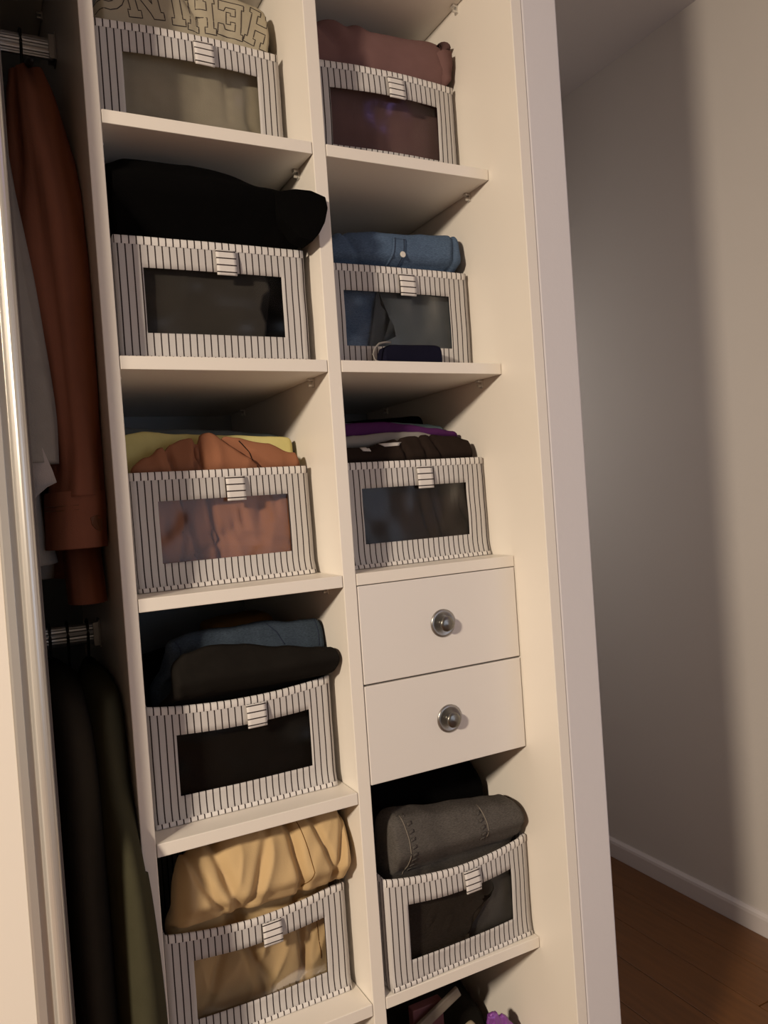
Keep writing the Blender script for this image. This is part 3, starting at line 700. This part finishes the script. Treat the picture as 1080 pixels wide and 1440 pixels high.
# ---- right column, below the drawers: grey jeans and black cloth
g = garment('grey_jeans', 'folded charcoal-grey jeans with stitched seams rolled over the box below the drawers', 'jeans', M['greyjeans'],
            U(.350, .610, [(.350, .768), (.358, .780), (.37, .786), (.413, .782), (.479, .772), (.548, .763), (.592, .757), (.610, .742)]), ZR4 + .006,
            [(ZR4, .343), (.67, .343), (.70, .350)], [(ZR4, .596), (.68, .596), (.71, .604), (.74, .609)], [(ZR4, .030), (.688, .026), (.708, .006), (.73, -.008), (.77, -.002)], [(ZR4, .09), (.68, .09), (.74, .085), (.78, .085)],
            ex=4.2, amp=.003, fs=(9, 5), seed=21, ur=.045, crease=[(.45, .72, .2, .02, .8), (.40, .60, .9, .004, 1), (.50, .62, 1.2, .003, 1)])
garment('dark_denim', 'dark brown-grey denim piece lying slanted in the window below the drawers', 'folded clothes', denim('dark_brown_denim', (.035, .029, .023)),
        U(0, 1, [(0, .640), (.3, .672), (.7, .668), (1, .640)]), ZR4 + .006, [(ZR4, .345), (.64, .345)], [(ZR4, .47), (.58, .50), (.62, .545), (.65, .535)], [(ZR4, .020), (.66, .022)], [(ZR4, .029), (.66, .029)], ex=4, amp=.003, fs=(12, 14), seed=41, ur=.05, crease=[(.42, .60, .95, .004, 1.0), (.50, .62, 1.2, .004, .8)])
stroke('seam', g, [[(.374, .792), (.379, .75), (.377, .705), (.374, .69)], [(.520, .776), (.524, .74), (.522, .715)], [(.345, .55), (.38, .59), (.43, .612), (.47, .62)]], .0008, M['thread'])
for k in range(9):
    zz = .781 - k * .011
    patch('seam_pucker', g, [(.381, zz), (.389, zz + .002), (.389, zz + .006), (.381, zz + .004)], M['greyjeans'], 3, 3, off=.0014)
for k in range(6):
    zz = .765 - k * .010
    patch('seam_pucker', g, [(.510, zz), (.518, zz + .002), (.518, zz + .006), (.510, zz + .004)], M['greyjeans'], 3, 3, off=.0014)
garment('black_jeans', 'black folded trousers behind the grey jeans below the drawers', 'trousers', M['black'],
        U(.33, .600, [(.33, .80), (.40, .812), (.52, .812), (.575, .806), (.600, .775)]), ZR4 + .006,
        [(ZR4, .343), (.68, .343), (.72, .326)], [(ZR4, .596), (.70, .598), (.74, .606)], [(ZR4, .12), (.70, .11), (.78, .10)], [(ZR4, .34), (.78, .34)], ex=4, amp=.004, seed=22, ur=.05)
# ---- right column, bottom compartment: heap of small things in a dark pouch
zb = .2008
garment('dark_pouch', 'dark cloth pouch bulging in the bottom right compartment', 'pouch', M['blackgrey'],
        U(0, 1, [(0, .365), (.4, .40), (.8, .38), (1, .34)]), zb, [(zb, .335), (.4, .345)], [(zb, .600), (.4, .590)], [(zb, .10), (.36, .15)], [(zb, .36), (.4, .34)], ex=3, amp=.01, fs=(9, 8), seed=23)
garment('tan_pouch', 'tan cloth pouch at the front of the bottom right compartment', 'pouch', M['tan'],
        U(0, 1, [(0, .345), (.3, .372), (.7, .382), (1, .355)]), zb, [(zb, .44), (.38, .46)], [(zb, .56), (.38, .53)], [(zb, .035), (.36, .05)], [(zb, .09), (.36, .085)], ex=2.6, amp=.006, fs=(14, 12), seed=24, ur=.15)
garment('purple_packet', 'crinkled shiny purple packet at the bottom edge, right of the pouches', 'packet', M['plumfoil'],
        U(0, 1, [(0, .386), (.2, .392), (.6, .378), (1, .352)]), zb, [(zb, .566), (.38, .535)], [(zb, .603), (.38, .592)], [(zb, .030), (.38, .045)], [(zb, .085), (.38, .075)], ex=2.4, amp=.012, fs=(60, 60), seed=25, ur=.1)
bm = bmesh.new(); add_box(bm, (-.012, -.003, 0), (.012, .003, .178), .002)
o = link('yellow_packet', bm, M['yellowfoil'], None, (.5255, .028, zb)); tag(o, 'small yellow packet standing against the purple one', 'packet')
o.rotation_euler = (0, .0, 0)
garment('beige_cloth', 'beige-grey folded cloth in the left corner of the bottom right compartment', 'folded clothes', M['palestick'],
        U(0, 1, [(0, .375), (1, .385)]), zb, [(zb, .325), (.4, .330)], [(zb, .42), (.4, .415)], [(zb, .04), (.38, .07)], [(zb, .09), (.38, .095)], ex=3, amp=.004, seed=26)
o = boxobj('maroon_carton', (-.03, -.008, 0), (.03, .010, .2), M['maroon'], None, .0015, (.452, .135, zb)); tag(o, 'maroon flat carton standing behind the beige cloth', 'carton')
o.location = (.452, .123, zb); o.scale = (1, 1, 1.0)
bm = bmesh.new(); add_box(bm, (-.05, -.004, -.009), (.05, .004, .009), .002)
o = link('white_strip_box', bm, M['palestick'], None, (.462, .102, .394), ); o.rotation_euler = (0, -.42, 0)
tag(o, 'narrow pale box lying slanted on top of the pouches', 'box')

# ------------------------------------------------------------------ hanging bay
def loft(name, st, m, parent, n=40, fold=.004, seed=0, kf=5, clampx=None, label=None, cap=True, per=16):
    """st: [(cx, cy, z, rx, ry)] from top to bottom."""
    bm = bmesh.new(); rings = []
    segs = []
    for a, b in zip(st, st[1:]):
        for k in range(per):
            t = k / per; t2 = t
            segs.append(tuple(a[i] * (1 - t2) + b[i] * t2 for i in range(5)))
    segs.append(st[-1])
    # smooth the table
    sm = segs[:]
    for _ in range(per * 2):
        sm = [sm[0]] + [tuple((sm[i - 1][k] + 2 * sm[i][k] + sm[i + 1][k]) / 4 for k in range(5)) for i in range(1, len(sm) - 1)] + [sm[-1]]
    for (cx, cy, z, rx, ry) in sm:
        row = []
        for k in range(n):
            a = 2 * PI * k / n
            f = fold * (noise.noise(Vector((math.cos(a) * 2 + seed, math.sin(a) * 2, z * kf))) + .5 * noise.noise(Vector((math.cos(a) * 5 + seed, math.sin(a) * 5 + 4, z * 3))))
            x = cx + (rx + f) * math.cos(a); y = cy + (ry + f) * math.sin(a)
            if clampx:
                if y > clampx[1]: x = min(x, clampx[0])
            row.append(bm.verts.new((x, y, z)))
        rings.append(row)
    for A, B in zip(rings, rings[1:]):
        for k in range(n):
            bm.faces.new((A[k], A[(k + 1) % n], B[(k + 1) % n], B[k]))
    if cap: bm.faces.new(rings[0]); bm.faces.new(rings[-1][::-1])
    o = link(name, bm, m, parent, smooth=True)
    if label: tag(o, label)
    return o
CL = (-.0205, -.006)
jk = empty('rust_jacket', (0, 0, 0)); tag(jk, 'rust-brown jacket hanging on the upper rail beside the shelf divider', 'jacket')
loft('body', [(-.072, .27, 1.975, .018, .03), (-.070, .27, 1.955, .026, .09), (-.070, .27, 1.90, .028, .155), (-.068, .28, 1.75, .030, .165), (-.066, .29, 1.45, .030, .165), (-.066, .30, 1.20, .032, .17)], M['rustcoat'], jk, fold=.005, seed=2, clampx=CL)
sl = loft('sleeve', [(-.074, .19, 1.945, .022, .03), (-.070, .155, 1.88, .034, .045), (-.066, .125, 1.79, .041, .052), (-.063, .105, 1.70, .045, .052), (-.060, .095, 1.58, .045, .050), (-.057, .090, 1.45, .038, .047), (-.054, .088, 1.36, .033, .044), (-.058, .086, 1.315, .037, .046)], M['rustcoat'], jk, fold=.012, seed=5, kf=5, clampx=CL)
cf = loft('cuff', [(-.058, .086, 1.322, .0385, .047), (-.0585, .086, 1.31, .040, .049), (-.061, .086, 1.275, .040, .049), (-.062, .086, 1.245, .0405, .050)], M['rustcoat'], jk, fold=.003, seed=6, clampx=CL)
bm = bmesh.new()
for zz in (1.303, 1.297):
    tube(bm, [(-.060 + .0405 * math.cos(a * PI / 12), .086 + .0495 * math.sin(a * PI / 12), zz) for a in range(13, 23)], .0007, 5)
link('cuff_stitching', bm, M['leather'], cf)
bm = bmesh.new()
f = BVHTree.FromPolygons([v.co for v in cf.data.vertices], [p.vertices[:] for p in cf.data.polygons])
vs = []
for (x, z) in ((-.046, 1.285), (-.040, 1.288), (-.034, 1.288), (-.030, 1.284), (-.030, 1.268), (-.035, 1.266), (-.041, 1.270), (-.045, 1.276)):
    h = f.ray_cast(Vector((x, -1, z)), Vector((0, 1, 0)))
    if h[0] is not None: vs.append(bm.verts.new(h[0] + Vector((0, -.0012, 0))))
if len(vs) > 2: bm.faces.new(vs)
pt = link('leather_patch', bm, M['leather'], cf); s_ = pt.modifiers.new('t', 'SOLIDIFY'); s_.thickness = .001
loft('sleeve', [(-.050, .20, 1.34, .024, .035), (-.050, .15, 1.25, .026, .036), (-.050, .125, 1.20, .026, .036), (-.049, .120, 1.165, .0265, .036)], M['rustcoat'], jk, fold=.003, seed=8, clampx=CL)
# grey linen shirt left of it
gs = empty('grey_shirt', (0, 0, 0)); gs.name = 'linen_shirt'; tag(gs, 'grey linen shirt hanging between the sliding door and the rust jacket', 'shirt')
loft('body', [(-.134, .27, 1.97, .014, .05), (-.132, .27, 1.93, .022, .12), (-.130, .26, 1.80, .024, .17), (-.128, .25, 1.50, .026, .18), (-.120, .24, 1.30, .030, .18), (-.114, .24, 1.225, .036, .17)], M['linen'], gs, fold=.004, seed=12)
loft('sleeve', [(-.136, .14, 1.88, .022, .04), (-.132, .09, 1.75, .026, .04), (-.125, .065, 1.62, .031, .04), (-.118, .055, 1.52, .033, .038), (-.112, .052, 1.42, .035, .036), (-.112, .050, 1.36, .033, .034)], M['linen'], gs, fold=.004, seed=13)
bm = bmesh.new()   # pale turned-back sleeve hem, a hanging corner
Q = [(-.122, .022, 1.42), (-.102, .020, 1.385), (-.090, .021, 1.350), (-.0855, .026, 1.334), (-.098, .020, 1.328), (-.110, .019, 1.318), (-.124, .022, 1.300)]
Q2 = [(-.140, .03, 1.43), (-.136, .03, 1.40), (-.134, .03, 1.36), (-.132, .03, 1.34), (-.132, .03, 1.325), (-.134, .03, 1.31), (-.138, .03, 1.29)]
A = [bm.verts.new(p) for p in Q]; B = [bm.verts.new(p) for p in Q2]
for k in range(len(Q) - 1): bm.faces.new((A[k], A[k + 1], B[k + 1], B[k]))
h = link('sleeve_hem', bm, M['linenl'], gs, smooth=True); s_ = h.modifiers.new('t', 'SOLIDIFY'); s_.thickness = .0015
tag(h, 'pale turned-back sleeve edge')
loft('tail', [(-.090, .20, 1.34, .030, .03), (-.088, .20, 1.28, .040, .04), (-.092, .20, 1.235, .040, .04), (-.104, .20, 1.20, .026, .03)], M['linen'], gs, fold=.003, seed=14)
# hangers for the two: wooden arms with a hook round the rail
def hanger(x, zr, label, gname='hangers on the upper rail', arm=.17, plain=False):
    t = empty('clothes_hanger', (x, .27, zr)); tag(t, label, 'hanger', gname)
    bm = bmesh.new()
    pts = [(0, .0115 * math.cos(a) - 0 , .0020 + .0205 * math.sin(a)) for a in [PI * k / 10 for k in range(11)]]
    pts = [(0, p[1], p[2]) for p in pts] + [(0, -.011, -.006), (0, -.004, -.022), (0, 0, -.032), (0, 0, -.062)]
    tube(bm, pts, .0022, 8); link('hook', bm, M['hook'], t, smooth=True)
    bm = bmesh.new()
    tube(bm, [(0, -arm, -.115), (0, -arm * .75, -.095), (0, -arm * .3, -.068), (0, 0, -.060), (0, arm * .3, -.068), (0, arm * .75, -.095), (0, arm, -.115)], [.003, .006, .006, .007, .006, .006, .003], 8)
    link('arms', bm, M['hangwood'], t, smooth=True)
    return t
hanger(-.070, RZ1, 'black hanger on the upper rail carrying the rust jacket')
hanger(-.128, RZ1, 'black hanger on the upper rail carrying the linen shirt')
hanger(-.094, RZ2, 'dark hook on the lower rail, nearest the sliding door', 'hangers on the lower rail', .13)
hanger(-.068, RZ2, 'dark hook in the middle of the lower rail', 'hangers on the lower rail', .13)
hanger(-.038, RZ2, 'dark hook on the lower rail, nearest the divider', 'hangers on the lower rail', .13)
# lower garments
oc = empty('olive_coat', (0, 0, 0)); tag(oc, 'dark olive garment hanging low and bulging past the divider', 'coat')
loft('body', [(-.040, .20, 1.062, .010, .08), (-.042, .15, 1.048, .024, .13), (-.046, .13, 1.01, .031, .125), (-.046, .12, .93, .031, .125), (-.042, .11, .88, .032, .137), (-.038, .10, .84, .033, .142), (-.034, .095, .78, .034, .147), (-.032, .09, .70, .036, .148), (-.031, .085, .60, .038, .148), (-.036, .085, .30, .036, .145), (-.036, .09, .22, .036, .145)], M['olive'], oc, fold=.003, seed=21, clampx=(-.0205, -.003))
dc = empty('dark_coat', (0, 0, 0)); tag(dc, 'very dark brown long garment hanging on the lower rail behind the door edge', 'coat')
loft('body', [(-.094, .22, 1.066, .012, .08), (-.092, .17, 1.050, .032, .14), (-.090, .14, 1.0, .040, .155), (-.090, .13, .80, .040, .165), (-.090, .125, .60, .040, .17), (-.090, .125, .25, .040, .17)], M['dkbrown'], dc, fold=.003, seed=22)
sc = empty('dark_shirt', (0, 0, 0)); tag(sc, 'dark garment almost hidden by the sliding door on the lower rail', 'shirt')
loft('body', [(-.146, .25, 1.03, .010, .06), (-.146, .22, .98, .018, .12), (-.148, .20, .90, .022, .16), (-.148, .20, .45, .024, .16)], M['dkbrown'], sc, fold=.003, seed=23)
